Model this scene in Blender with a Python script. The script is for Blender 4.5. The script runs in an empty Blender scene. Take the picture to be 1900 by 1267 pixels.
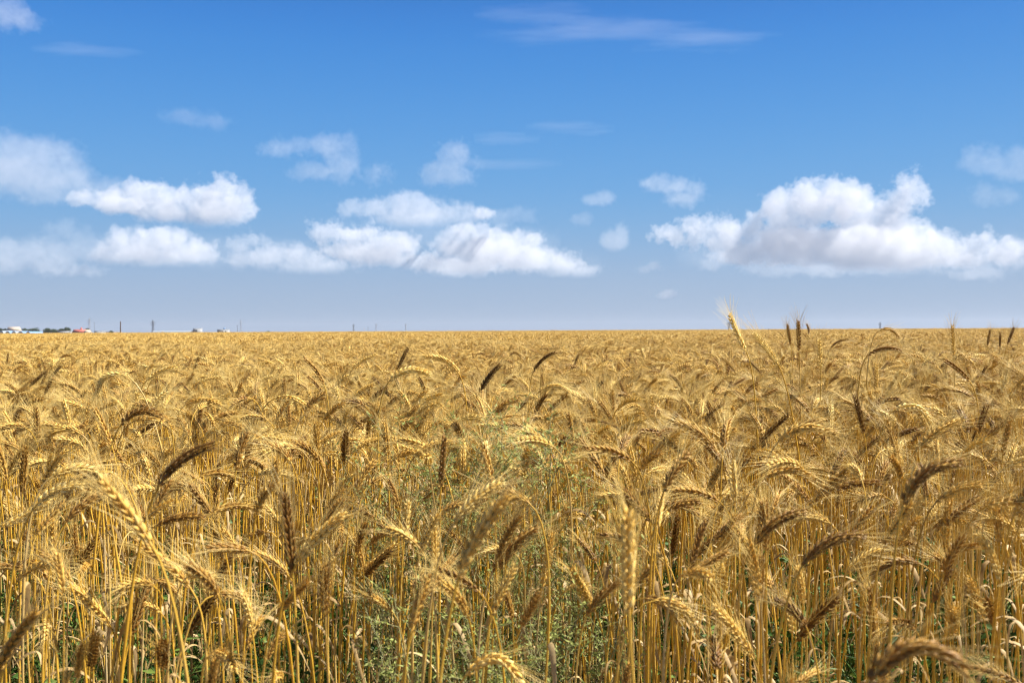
import bpy, math, random
import numpy as np
from mathutils import Vector, Matrix
R = math.radians
scene = bpy.context.scene
COL = scene.collection
FPX = 1847.0
# ------------------------------------------------------------------ camera
EYE = Vector((0, 0, 1.02))
cam_d = bpy.data.cameras.new('camera'); cam = bpy.data.objects.new('camera', cam_d); COL.objects.link(cam)
cam_d.sensor_width = 36; cam_d.lens = 36 * FPX / 1900; cam_d.clip_start = 0.05; cam_d.clip_end = 100000
PITCH = math.atan(20.5 / FPX); ROLL = R(-0.30)
cam.matrix_world = Matrix.Translation(EYE) @ Matrix.Rotation(R(90) - PITCH, 4, 'X') @ Matrix.Rotation(ROLL, 4, 'Z')
scene.camera = cam
CM = cam.matrix_world.to_3x3()
def ray(px, py):
    v = CM @ Vector(((px - 950) / FPX, (633.5 - py) / FPX, -1)); return v / v.y
def at(px, py, y): return EYE + ray(px, py) * y
def to_px(p):
    q = CM.transposed() @ (Vector(p) - EYE); return 950 + FPX * q.x / -q.z, 633.5 - FPX * q.y / -q.z
# ------------------------------------------------------------------ light
EXPO = 1.3; HAZE = 0.8e-4; SKYB = 2 ** -EXPO
SUN_EL, SUN_AZ = 52, 80          # azimuth measured from the viewing direction (+Y) towards +X
sd = bpy.data.lights.new('sun', 'SUN'); so = bpy.data.objects.new('sun', sd); COL.objects.link(so)
sd.energy = 5.0; sd.angle = R(0.5); sd.color = (1, 0.945, 0.85)
tosun = Vector((math.sin(R(SUN_AZ)) * math.cos(R(SUN_EL)), math.cos(R(SUN_AZ)) * math.cos(R(SUN_EL)), math.sin(R(SUN_EL))))
so.rotation_euler = tosun.to_track_quat('Z', 'Y').to_euler()
w = bpy.data.worlds.new('World'); scene.world = w; w.use_nodes = True
nt = w.node_tree; N = nt.nodes; L = nt.links; bg = N['Background']
sky = N.new('ShaderNodeTexSky'); sky.sky_type = 'NISHITA'; sky.sun_disc = False
sky.sun_elevation = R(SUN_EL); sky.sun_rotation = R(SUN_AZ); sky.altitude = 0; sky.air_density = 1.0; sky.dust_density = 0.6; sky.ozone_density = 1.5
bg.inputs[1].default_value = 0.06
def wn(kind, **kw):
    x = N.new(kind)
    for k, v in kw.items(): setattr(x, k, v)
    return x
tc = wn('ShaderNodeTexCoord'); sep = wn('ShaderNodeSeparateXYZ'); L.new(tc.outputs['Generated'], sep.inputs[0])
ramp = wn('ShaderNodeValToRGB'); L.new(sep.outputs[2], ramp.inputs[0])
stops = [(-0.02, (.365, .485, .67)), (0.0, (.365, .485, .67)), (.05, (.33, .465, .68)), (.095, (.22, .435, .73)), (.14, (.15, .395, .755)), (.2, (.102, .343, .755)), (.27, (.055, .268, .72)), (.32, (.040, .215, .67)), (.5, (.022, .085, .30)), (1.0, (.012, .045, .16))]
ramp.color_ramp.interpolation = 'B_SPLINE'; e = ramp.color_ramp.elements
while len(e) < len(stops): e.new(.5)
for k, (p, c) in enumerate(stops):
    e[k].position = max(0, p) + (0 if k else -0); e[k].color = (*c, 1)
scl = wn('ShaderNodeVectorMath', operation='SCALE'); L.new(ramp.outputs[0], scl.inputs[0]); scl.inputs['Scale'].default_value = SKYB / 0.06
mixs = wn('ShaderNodeMix', data_type='RGBA'); mixs.inputs['Factor'].default_value = 0.95
L.new(sky.outputs[0], mixs.inputs['A']); L.new(scl.outputs[0], mixs.inputs['B'])
L.new(mixs.outputs['Result'], bg.inputs[0])
scene.view_settings.view_transform = 'Standard'; scene.view_settings.look = 'None'; scene.view_settings.exposure = EXPO
# ------------------------------------------------------------------ clouds
def cloud_group(blobs, base, seed, dens, noise_amp, soft, D, box, squash, puff, vox):
    """density field in picture-sized units (1 unit = D / FPX metres)"""
    g = bpy.data.node_groups.new('cloud_nodes', 'GeometryNodeTree')
    g.interface.new_socket('Geometry', in_out='INPUT', socket_type='NodeSocketGeometry')
    g.interface.new_socket('Geometry', in_out='OUTPUT', socket_type='NodeSocketGeometry')
    n = g.nodes; l = g.links
    out = n.new('NodeGroupOutput')
    pos0 = n.new('GeometryNodeInputPosition').outputs[0]; pos = pos0
    def vm(op, a, b=None):
        x = n.new('ShaderNodeVectorMath'); x.operation = op
        for i, v in enumerate((a, b)):
            if v is None: continue
            if hasattr(v, 'node'): l.new(v, x.inputs[i])
            else: x.inputs[i].default_value = v
        return x
    def ma(op, *a):
        x = n.new('ShaderNodeMath'); x.operation = op
        for i, v in enumerate(a):
            if hasattr(v, 'node'): l.new(v, x.inputs[i])
            else: x.inputs[i].default_value = v
        return x.outputs[0]
    def noise(scale, detail, off, rough=0.55, squash=None, puff=0, vox=1):
        src = vm('ADD', pos, (off, off * .7, off * 1.3)).outputs[0]
        if squash: src = vm('MULTIPLY', src, squash).outputs[0]
        t = n.new('ShaderNodeTexNoise'); t.noise_dimensions = '3D'; l.new(src, t.inputs['Vector'])
        t.inputs['Scale'].default_value = scale; t.inputs['Detail'].default_value = detail; t.inputs['Roughness'].default_value = rough
        return t
    wv = noise(1 / 34, 2.0, seed * 5.3 + 9, .5, squash).outputs[1]                # bends the outline out of round
    wv = vm('SUBTRACT', wv, (.5, .5, .5)).outputs[0]; wv = vm('MULTIPLY', wv, (noise_amp * 1.1, noise_amp * 1.1, noise_amp * .8)).outputs[0]
    posw = vm('ADD', pos, wv).outputs[0]
    d = None
    for (x, z, y, rx, rz) in blobs:
        q = vm('SUBTRACT', posw, (x, y, z)).outputs[0]
        q = vm('MULTIPLY', q, (1 / rx, 1 / (.55 * rx + .45 * rz), 1 / rz)).outputs[0]
        s = ma('MULTIPLY', ma('SUBTRACT', vm('LENGTH', q).outputs['Value'], 1.0), (rx * rz) ** .5)
        d = s if d is None else ma('SMOOTH_MIN', d, s, 5.0)
    d = ma('SUBTRACT', d, soft * .35)
    f1 = noise(1 / 30, 6.0, seed * 13.7, .58, squash).outputs[0]
    f2 = noise(1 / 9, 3.0, seed * 7.1 + 50, .6, squash).outputs[0]
    e = ma('ADD', d, ma('MULTIPLY', ma('SUBTRACT', f1, .5), noise_amp * 2))
    e = ma('ADD', e, ma('MULTIPLY', ma('SUBTRACT', f2, .5), noise_amp * 1.1))
    if puff:                                                      # rounded heads: distance to scattered cell centres
        for sc_, am in ((1 / 26, 13 * puff), (1 / 10, 6 * puff)):
            vt = n.new('ShaderNodeTexVoronoi'); vt.voronoi_dimensions = '3D'; vt.feature = 'F1'; l.new(vm('ADD', pos, (seed * 3.3, 7.0, seed)).outputs[0], vt.inputs['Vector']); vt.inputs['Scale'].default_value = sc_
            e = ma('ADD', e, ma('MULTIPLY', ma('SUBTRACT', vt.outputs['Distance'], .5), am))
    dn = ma('MULTIPLY', ma('MINIMUM', ma('MAXIMUM', ma('DIVIDE', ma('MULTIPLY', e, -1.0), soft), 0.0), 1.0), dens)
    if base is not None:
        sz = n.new('ShaderNodeSeparateXYZ'); l.new(pos, sz.inputs[0])
        cut = ma('MINIMUM', ma('MAXIMUM', ma('DIVIDE', ma('SUBTRACT', sz.outputs[2], base), 26.0), 0.0), 1.0)
        dn = ma('MULTIPLY', dn, cut)
    vc = n.new('GeometryNodeVolumeCube')
    l.new(dn, vc.inputs['Density'])
    lo, hi = box
    vc.inputs['Min'].default_value = lo; vc.inputs['Max'].default_value = hi
    VOX = VOXEL * vox
    for k, nm in enumerate(('Resolution X', 'Resolution Y', 'Resolution Z')):
        vc.inputs[nm].default_value = max(8, int((hi[k] - lo[k]) / (VOX if k != 1 else VOX * 2.4)))
    sm = n.new('GeometryNodeSetMaterial'); sm.inputs['Material'].default_value = cloud_mat(D)
    l.new(vc.outputs[0], sm.inputs[0]); l.new(sm.outputs[0], out.inputs[0])
    return g
VOXEL = 1.7
_cm = {}
def cloud_mat(D):
    if D in _cm: return _cm[D]
    m = bpy.data.materials.new('cloud_vapour'); m.use_nodes = True; t = m.node_tree; t.nodes.clear()
    o = t.nodes.new('ShaderNodeOutputMaterial'); v = t.nodes.new('ShaderNodeVolumePrincipled')
    v.inputs['Color'].default_value = (.82, .825, .85, 1); v.inputs['Anisotropy'].default_value = 0.0
    v.inputs['Density'].default_value = 1.0
    t.links.new(v.outputs[0], o.inputs['Volume']); _cm[D] = m
    return m
def cloud(name, label, blobs, base=None, dens=1.0, amp=14, soft=10, D=9000.0, seed=1, squash=None, puff=0, vox=1):
    """blobs: (px, py, rx, ry) in the photograph's pixels, turned into real positions at distance D"""
    rnd = random.Random(seed)
    k = D / FPX
    cx = sum(b[0] for b in blobs) / len(blobs); cy = sum(b[1] for b in blobs) / len(blobs)
    c = at(cx, cy, D)
    bl = []
    for (px, py, rx, ry) in blobs:
        p = at(px, py, D)
        bl.append(((p.x - c.x) / k, (p.z - c.z) / k, rnd.uniform(-.35, .35) * rx, rx, ry))
    m = amp * .85 + 4
    lo = (min(b[0] - b[3] for b in bl) - m, min(b[2] - b[3] for b in bl) - m, min(b[1] - b[4] for b in bl) - m)
    hi = (max(b[0] + b[3] for b in bl) + m, max(b[2] + b[3] for b in bl) + m, max(b[1] + b[4] for b in bl) + m)
    bz = None if base is None else (at(cx, base, D).z - c.z) / k
    v = bpy.data.volumes.new(name); o = bpy.data.objects.new(name, v); COL.objects.link(o)
    o.location = c; o.scale = (k, k, k)
    md = o.modifiers.new('vapour', 'NODES'); md.node_group = cloud_group(bl, bz, seed, dens, amp, soft, D, (lo, hi), squash, puff, vox)
    v.materials.append(cloud_mat(D))
    o['label'] = label; o['category'] = 'cloud'; o['kind'] = 'structure'
    return o

# ------------------------------------------------------------------ mesh helpers
class MB:
    """collects vertices, quads and triangles with a tint per vertex, then links them as ONE mesh object"""
    def __init__(s): s.v, s.q, s.t, s.c, s.n = [], [], [], [], 0
    def add(s, v, q=None, t=None, c=1.0):
        v = np.asarray(v, float).reshape(-1, 3)
        if q is not None and len(q): s.q.append(np.asarray(q, int).reshape(-1, 4) + s.n)
        if t is not None and len(t): s.t.append(np.asarray(t, int).reshape(-1, 3) + s.n)
        s.c.append(np.broadcast_to(np.asarray(c, float), (len(v),)).copy()); s.v.append(v); s.n += len(v)
    def mesh(s, name, mats, midx=None, smooth=True):
        return make_mesh(name, [(s, 0)], mats, smooth)
def make_mesh(name, mbs, mats, smooth=True):
    V, C, loops, starts, mi, off, lo = [], [], [], [], [], 0, 0
    for mb, k in mbs:
        if not mb.n: continue
        V.append(np.concatenate(mb.v)); C.append(np.concatenate(mb.c))
        for arr, w in ((mb.q, 4), (mb.t, 3)):
            if arr:
                a = np.concatenate(arr) + off
                loops.append(a.ravel()); starts.append(lo + np.arange(len(a)) * w); lo += a.size; mi.append(np.full(len(a), k))
        off += mb.n
    V = np.concatenate(V); C = np.concatenate(C); loops = np.concatenate(loops); starts = np.concatenate(starts); mi = np.concatenate(mi)
    me = bpy.data.meshes.new(name)
    me.vertices.add(len(V)); me.vertices.foreach_set('co', V.ravel().astype(np.float32))
    me.loops.add(len(loops)); me.loops.foreach_set('vertex_index', loops.astype(np.int32))
    me.polygons.add(len(starts)); me.polygons.foreach_set('loop_start', starts.astype(np.int32))
    me.polygons.foreach_set('material_index', mi.astype(np.int32))
    if smooth: me.polygons.foreach_set('use_smooth', np.ones(len(starts), bool))
    at_ = me.attributes.new('tint', 'FLOAT', 'POINT'); at_.data.foreach_set('value', C.astype(np.float32))
    for m in mats: me.materials.append(m)
    me.update(calc_edges=True); me.validate()
    return me
def obj(name, me, parent=None):
    o = bpy.data.objects.new(name, me); COL.objects.link(o)
    if parent is not None: o.parent = parent
    return o
def empty(name, loc=(0, 0, 0), rz=0):
    o = bpy.data.objects.new(name, None); COL.objects.link(o); o.location = loc; o.rotation_euler = (0, 0, rz); o.empty_display_size = .1
    return o
def tag(o, label, cat, group=None, kind=None):
    if label: o['label'] = label
    if cat: o['category'] = cat
    if group: o['group'] = group
    if kind: o['kind'] = kind
    return o
def unit(v): return v / np.maximum(np.linalg.norm(v, axis=-1, keepdims=True), 1e-9)
def frames(P, ref):
    """parallel transported frames along one polyline"""
    T = unit(np.gradient(P, axis=0)); U = np.zeros_like(P); u = ref - T[0] * (ref @ T[0]); u = u / np.linalg.norm(u)
    for i in range(len(P)):
        u = u - T[i] * (u @ T[i]); u = u / np.linalg.norm(u); U[i] = u
    return T, U, np.cross(T, U)
def tubes(mb, P, r, k, ref, c=1.0, cap=False):
    """P (n,m,3) polylines, r (n,m) radii, k sides, ref (n,3) side vectors"""
    n, m, _ = P.shape
    T = unit(np.gradient(P, axis=1)) if m > 2 else unit(np.repeat((P[:, -1:] - P[:, :1]), m, 1))
    U = unit(ref[:, None, :] - T * np.sum(T * ref[:, None, :], -1, keepdims=True)); W = np.cross(T, U)
    a = np.arange(k) * 2 * math.pi / k
    V = P[:, :, None, :] + r[:, :, None, None] * (np.cos(a)[None, None, :, None] * U[:, :, None, :] + np.sin(a)[None, None, :, None] * W[:, :, None, :])
    i = np.arange(m - 1)[:, None]; j = np.arange(k)[None, :]; j2 = (j + 1) % k
    q = np.stack([i * k + j, i * k + j2, (i + 1) * k + j2, (i + 1) * k + j], -1).reshape(-1, 4)
    if np.ndim(c) == 2: mb.add(V.reshape(-1, 3), (q[None] + (np.arange(n) * m * k)[:, None, None]).reshape(-1, 4), None, np.repeat(c.reshape(-1), k)); return
    Q = (q[None] + (np.arange(n) * m * k)[:, None, None]).reshape(-1, 4)
    cc = np.repeat(np.broadcast_to(c, (n,)), m * k)
    mb.add(V.reshape(-1, 3), Q, None, cc)
def bez(p, t):
    t = np.asarray(t)[:, None]
    if len(p) == 3: return (1 - t) ** 2 * p[0] + 2 * t * (1 - t) * p[1] + t ** 2 * p[2]
    return (1 - t) ** 3 * p[0] + 3 * t * (1 - t) ** 2 * p[1] + 3 * t * t * (1 - t) * p[2] + t ** 3 * p[3]
# ------------------------------------------------------------------ materials
def pmat(name, ramp, rough=.6, transl=0.0, tcol=(.6, .4, .15), obj_tone=True, spec=.3, noise=None, rnd=.35):
    """straw-like material: colour ramp over (tint attribute + per plant random), optional light passing through"""
    m = bpy.data.materials.new(name); m.use_nodes = True; t = m.node_tree; n = t.nodes; l = t.links
    b = n['Principled BSDF']; out = n['Material Output']
    b.inputs['Roughness'].default_value = rough; b.inputs['Specular IOR Level'].default_value = spec
    a = n.new('ShaderNodeAttribute'); a.attribute_name = 'tint'
    oi = n.new('ShaderNodeObjectInfo')
    s = n.new('ShaderNodeMath'); s.operation = 'MULTIPLY_ADD'; l.new(oi.outputs['Random'], s.inputs[0]); s.inputs[1].default_value = rnd; l.new(a.outputs['Fac'], s.inputs[2])
    src = s.outputs[0]
    if noise:
        tc = n.new('ShaderNodeTexCoord'); nz = n.new('ShaderNodeTexNoise'); nz.inputs['Scale'].default_value = noise[0]; nz.inputs['Detail'].default_value = 4
        l.new(tc.outputs['Object'], nz.inputs['Vector'])
        s2 = n.new('ShaderNodeMath'); s2.operation = 'MULTIPLY_ADD'; l.new(nz.outputs['Fac'], s2.inputs[0]); s2.inputs[1].default_value = noise[1]; l.new(src, s2.inputs[2]); src = s2.outputs[0]
        s3 = n.new('ShaderNodeMath'); s3.operation = 'SUBTRACT'; l.new(src, s3.inputs[0]); s3.inputs[1].default_value = noise[1] / 2; src = s3.outputs[0]
    r = n.new('ShaderNodeValToRGB'); l.new(src, r.inputs[0]); e = r.color_ramp.elements
    while len(e) < len(ramp): e.new(.5)
    for k, (p, c) in enumerate(ramp): e[k].position = p; e[k].color = (*c, 1)
    mul = n.new('ShaderNodeMix'); mul.data_type = 'RGBA'; mul.blend_type = 'MULTIPLY'; mul.inputs['Factor'].default_value = 1.0 if obj_tone else 0.0
    l.new(r.outputs[0], mul.inputs['A']); l.new(oi.outputs['Color'], mul.inputs['B'])
    l.new(mul.outputs['Result'], b.inputs['Base Color'])
    if transl:
        tr = n.new('ShaderNodeBsdfTranslucent'); l.new(mul.outputs['Result'], tr.inputs['Color'])
        mx = n.new('ShaderNodeMixShader'); mx.inputs[0].default_value = transl
        l.new(b.outputs[0], mx.inputs[1]); l.new(tr.outputs[0], mx.inputs[2]); l.new(mx.outputs[0], out.inputs['Surface'])
    return m
M_EAR = pmat('ripe_ear', [(0.0, (.11, .05, .010)), (.3, (.40, .21, .04)), (.6, (.72, .46, .10)), (.85, (.82, .60, .19)), (1.0, (.86, .68, .28))], .5, .04)
M_AWN = pmat('beard_bristle', [(0.0, (.48, .30, .06)), (.5, (.76, .53, .15)), (1.0, (.86, .67, .27))], .42, .16)
M_STEM = pmat('straw_stem', [(0.0, (.34, .20, .03)), (.3, (.62, .34, .028)), (.55, (.70, .42, .055)), (.75, (.62, .42, .13)), (1.0, (.56, .42, .21))], .38, .10, spec=.45)
M_LEAF = pmat('dry_blade', [(0.0, (.28, .17, .06)), (.5, (.46, .31, .125)), (1.0, (.60, .45, .23))], .6, .3)
MATS = [M_STEM, M_EAR, M_AWN, M_LEAF]
# ------------------------------------------------------------------ one wheat plant
def floret_template(rings, k):
    """a husk pointing along +Z, unit length: rings of (z, radius)"""
    a = np.arange(k) * 2 * math.pi / k; V = [np.array([[0, 0, 0]])]
    for z, r in rings: V.append(np.stack([r * np.cos(a), r * np.sin(a) * .8, np.full(k, z)], -1))
    V.append(np.array([[0, 0, 1.0]])); V = np.concatenate(V); m = len(rings)
    t = [(0, 1 + (j + 1) % k, 1 + j) for j in range(k)] + [(1 + m * k, 1 + (m - 1) * k + j, 1 + (m - 1) * k + (j + 1) % k) for j in range(k)]
    q = [(1 + i * k + j, 1 + i * k + (j + 1) % k, 1 + (i + 1) * k + (j + 1) % k, 1 + (i + 1) * k + j) for i in range(m - 1) for j in range(k)]
    return V, np.array(q).reshape(-1, 4), np.array(t)
FT = {0: floret_template([(.10, .30), (.30, .50), (.55, .46), (.80, .24)], 6), 1: floret_template([(.25, .46), (.65, .36)], 5), 2: floret_template([(.4, .5)], 4)}
def put_florets(mb, tpl, O, D, U, ln, wd, c):
    V, q, t = tpl; W = np.cross(D, U); n = len(O)
    X = O[:, None, :] + (V[None, :, 0:1] * wd[:, None, None]) * U[:, None, :] + (V[None, :, 1:2] * wd[:, None, None]) * W[:, None, :] + (V[None, :, 2:3] * ln[:, None, None]) * D[:, None, :]
    o = (np.arange(n) * len(V))[:, None, None]
    shade = np.repeat(c, len(V))
    mb.add(X.reshape(-1, 3), (q[None] + o).reshape(-1, 4), (t[None] + o).reshape(-1, 3), shade)
def ribbon(mb, P, side, wd, c):
    """a leaf blade with a shallow fold"""
    T, U, W = frames(P, side); m = len(P)
    L_ = P + U * wd[:, None] + W * wd[:, None] * .35; R_ = P - U * wd[:, None] + W * wd[:, None] * .35
    V = np.stack([L_, P, R_], 1).reshape(-1, 3); q = []
    for i in range(m - 1):
        for j in range(2): q.append((i * 3 + j, i * 3 + j + 1, (i + 1) * 3 + j + 1, (i + 1) * 3 + j))
    mb.add(V, q, None, c)
def plant_geo(root, E, lod, rng, twist=None, fat=1.0, awn=1.0, leaves=1, spread=1.0, sunlit=None):
    """E: three points of the ear (base, control, tip) in the root's frame; returns stem, ear, beard, leaf builders"""
    E = [np.asarray(e, float) for e in E]; root = np.asarray(root, float)
    stem, ear, beard, blades = MB(), MB(), MB(), []
    t0 = unit(2 * (E[1] - E[0])); P0 = E[0]
    H = P0[2] - root[2]
    n_s = (18, 10, 5)[lod]
    S = bez([root, root + np.array([rng.normal() * .02, rng.normal() * .02, H * .45]), P0 - t0 * min(.09 if t0[2] > .3 else .11, H * .3), P0], np.linspace(0, 1, n_s))
    ref = np.cross(t0, [0, 0, 1.0]); ref = unit(ref) if np.linalg.norm(ref) > .05 else np.array([0, 1.0, 0])
    rad = np.interp(np.linspace(0, 1, n_s), [0, .7, .92, 1], [.00185, .0016, .0011, .0011]) * (1.12, 1.1, 1.3)[lod]
    sc = rng.uniform(.1, .6)
    if lod == 0:                                                        # knots on the straw
        for kz in (.33, .62):
            i = int(kz * n_s); rad[i] *= 1.45
    T, U, W = frames(S, ref); zz = np.linspace(0, 1, n_s); cc = np.where((zz < rng.uniform(.2, .6)), rng.uniform(.35, .75), sc) + np.where(zz > .8, -.1, 0) - .12 * (np.abs(zz - .62) < .03); tubes(stem, S[None], rad[None], (7, 4, 3)[lod], ref[None] * 1.0, np.clip(cc, 0, .8)[None])
    # the ear
    Lr = np.linalg.norm(E[1] - E[0]) * .5 + np.linalg.norm(E[2] - E[1]) * .5 + np.linalg.norm(E[2] - E[0]) * .5
    ns = (max(14, int(Lr / .0047)), 13, 8)[lod]
    C = bez(E, np.linspace(0, 1, ns + 1)); T, U, W = frames(C, ref)
    tw = rng.uniform(0, math.pi) if twist is None else twist
    tws = tw + np.linspace(0, rng.normal() * .5, ns + 1)
    u = U * np.cos(tws)[:, None] + W * np.sin(tws)[:, None]; v = np.cross(T, u)
    side = np.where(np.arange(ns + 1) % 2 == 0, 1.0, -1.0)
    env = np.interp(np.linspace(0, 1, ns + 1), [0, .12, .5, .85, 1], [.62, .92, 1.0, .86, .6])
    shade = rng.uniform((-.12, -.05, .12)[lod], .5) + rng.uniform(0, .22, ns + 1)
    if sunlit is not None: shade = sunlit + rng.uniform(0, .2, ns + 1)
    jit = lambda a: rng.normal(0, a, ns + 1)[:, None]
    su = side[:, None] * u
    tpl = FT[lod]
    fan = ((-1, 0, 1), (-1, 1), (0,))[lod]
    tips = []
    for f in fan:
        D = unit(T * 1.0 + su * (.33 - .10 * abs(f) + jit(.05)) + v * (f * .34 + jit(.05)))
        O = C + su * (.0015 * fat) + v * (f * .0022 * fat)
        ln = (.0135, .0145, .022)[lod] * env * (1.0 if f else .96) * rng.uniform(.92, 1.08, ns + 1)
        wd = (.0047, .0062, .0110)[lod] * fat * env * rng.uniform(.9, 1.1, ns + 1)
        put_florets(ear, tpl, O, D, unit(su - D * np.sum(D * su, -1, keepdims=True)), ln, wd, np.clip(shade + rng.normal(0, .07, ns + 1), 0, .95))
        tips.append((O + D * ln[:, None] * .92, D, f))
    # a thin rachis so that nothing floats
    tubes(ear, C[None], np.full((1, ns + 1), .0012), 4, ref[None], .3)
    # the beard
    m = (5, 4, 2)[lod]
    for (O, D, f) in tips:
        if lod == 0 and f == 0: sel = np.arange(ns + 1) % 3 == 0
        elif lod == 2: sel = np.arange(ns + 1) % 3 == 0
        elif lod == 1: sel = np.arange(ns + 1) % 2 == (f > 0)
        else: sel = np.ones(ns + 1, bool)
        O, Dd, Ts, sus, vs = O[sel], D[sel], T[sel], su[sel], v[sel]; k = len(O)
        if not k: continue
        ln = rng.uniform(.038, .066, k) * awn * np.interp(np.linspace(0, 1, k), [0, .2, .8, 1], [.7, 1, 1, .85])
        dir_ = unit(Ts + sus * rng.uniform(.04, .42, k)[:, None] * spread + vs * (f * .20 + rng.normal(0, .13, k))[:, None] * spread)
        s = np.linspace(0, 1, m)[None, :, None]
        bend = (sus * rng.uniform(-.05, .16, k)[:, None] + vs * rng.normal(0, .07, k)[:, None]) * spread + np.array([0, 0, -.03])
        P = O[:, None, :] + (Dd * .25 + dir_ * .75)[:, None, :] * s * ln[:, None, None] + bend[:, None, :] * (s ** 2) * ln[:, None, None]
        r = np.broadcast_to(np.linspace(1, .3, m)[None], (k, m)) * (.00040, .00046, .0008)[lod]
        tubes(beard, P, r, 3, unit(vs + 1e-4), np.clip(rng.uniform(.15, .8, k), 0, 1))
    # dry blades hanging from the knots
    for i in range(leaves):
        kz = rng.uniform(.25, .72); i0 = int(kz * (n_s - 1)); p = S[i0]; az = rng.uniform(0, 2 * math.pi); d = np.array([math.cos(az), math.sin(az), 0])
        ln = rng.uniform(.08, .22); mm = (9, 5, 3)[lod]; s = np.linspace(0, 1, mm)[:, None]; droop = rng.uniform(.5, 1.4)
        Pl = p + d * s * ln * rng.uniform(.25, .6) + np.array([0, 0, 1.0]) * (s * .5 - s ** 2 * droop) * ln
        Pl = Pl + np.cross(d, [0, 0, 1.0]) * np.sin(s * rng.uniform(1, 4)) * .012
        wd = np.interp(s[:, 0], [0, .3, .7, 1], [.5, 1, .7, .05]) * rng.uniform(.0022, .0058)
        leaf = MB(); blades.append(leaf); ribbon(leaf, Pl, np.cross(d, [0, 0, 1.0]) + np.array([0, 0, rng.normal() * .5]), wd, rng.uniform(.1, .9))
    return stem, ear, beard, blades
POSES = [(4, 10), (10, 22), (14, 40), (22, 55), (35, 75), (45, 95), (58, 112), (72, 128), (88, 142), (62, 100), (20, 60), (50, 88), (38, 52), (52, 68), (28, 38), (66, 88)]
def generic(lod, rng, pose, H=.86, leaves=1):
    a0, a1 = (R(x + rng.normal() * 5) for x in POSES[pose % len(POSES)]); Lr = rng.uniform(.060, .090)
    d0 = np.array([math.sin(a0), 0, math.cos(a0)]); d1 = np.array([math.sin(a1), 0, math.cos(a1)])
    P0 = np.array([.01 + .055 * math.sin(a0), rng.normal() * .012, 0.0]); P1 = P0 + d0 * Lr * .5; P2 = P1 + d1 * Lr * .5
    top = max(P0[2], P1[2], P2[2]) + (0.03 if a0 > 1.2 else 0.0)
    for p in (P0, P1, P2): p[2] += H - top
    return plant_geo((0, 0, 0), (P0, P1, P2), lod, rng, leaves=leaves)
def flat(parts): return [(parts[0], 0), (parts[1], 1), (parts[2], 2)] + [(b, 3) for b in parts[3]]
def joined(name, parts): return make_mesh(name, flat(parts), MATS)

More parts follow.
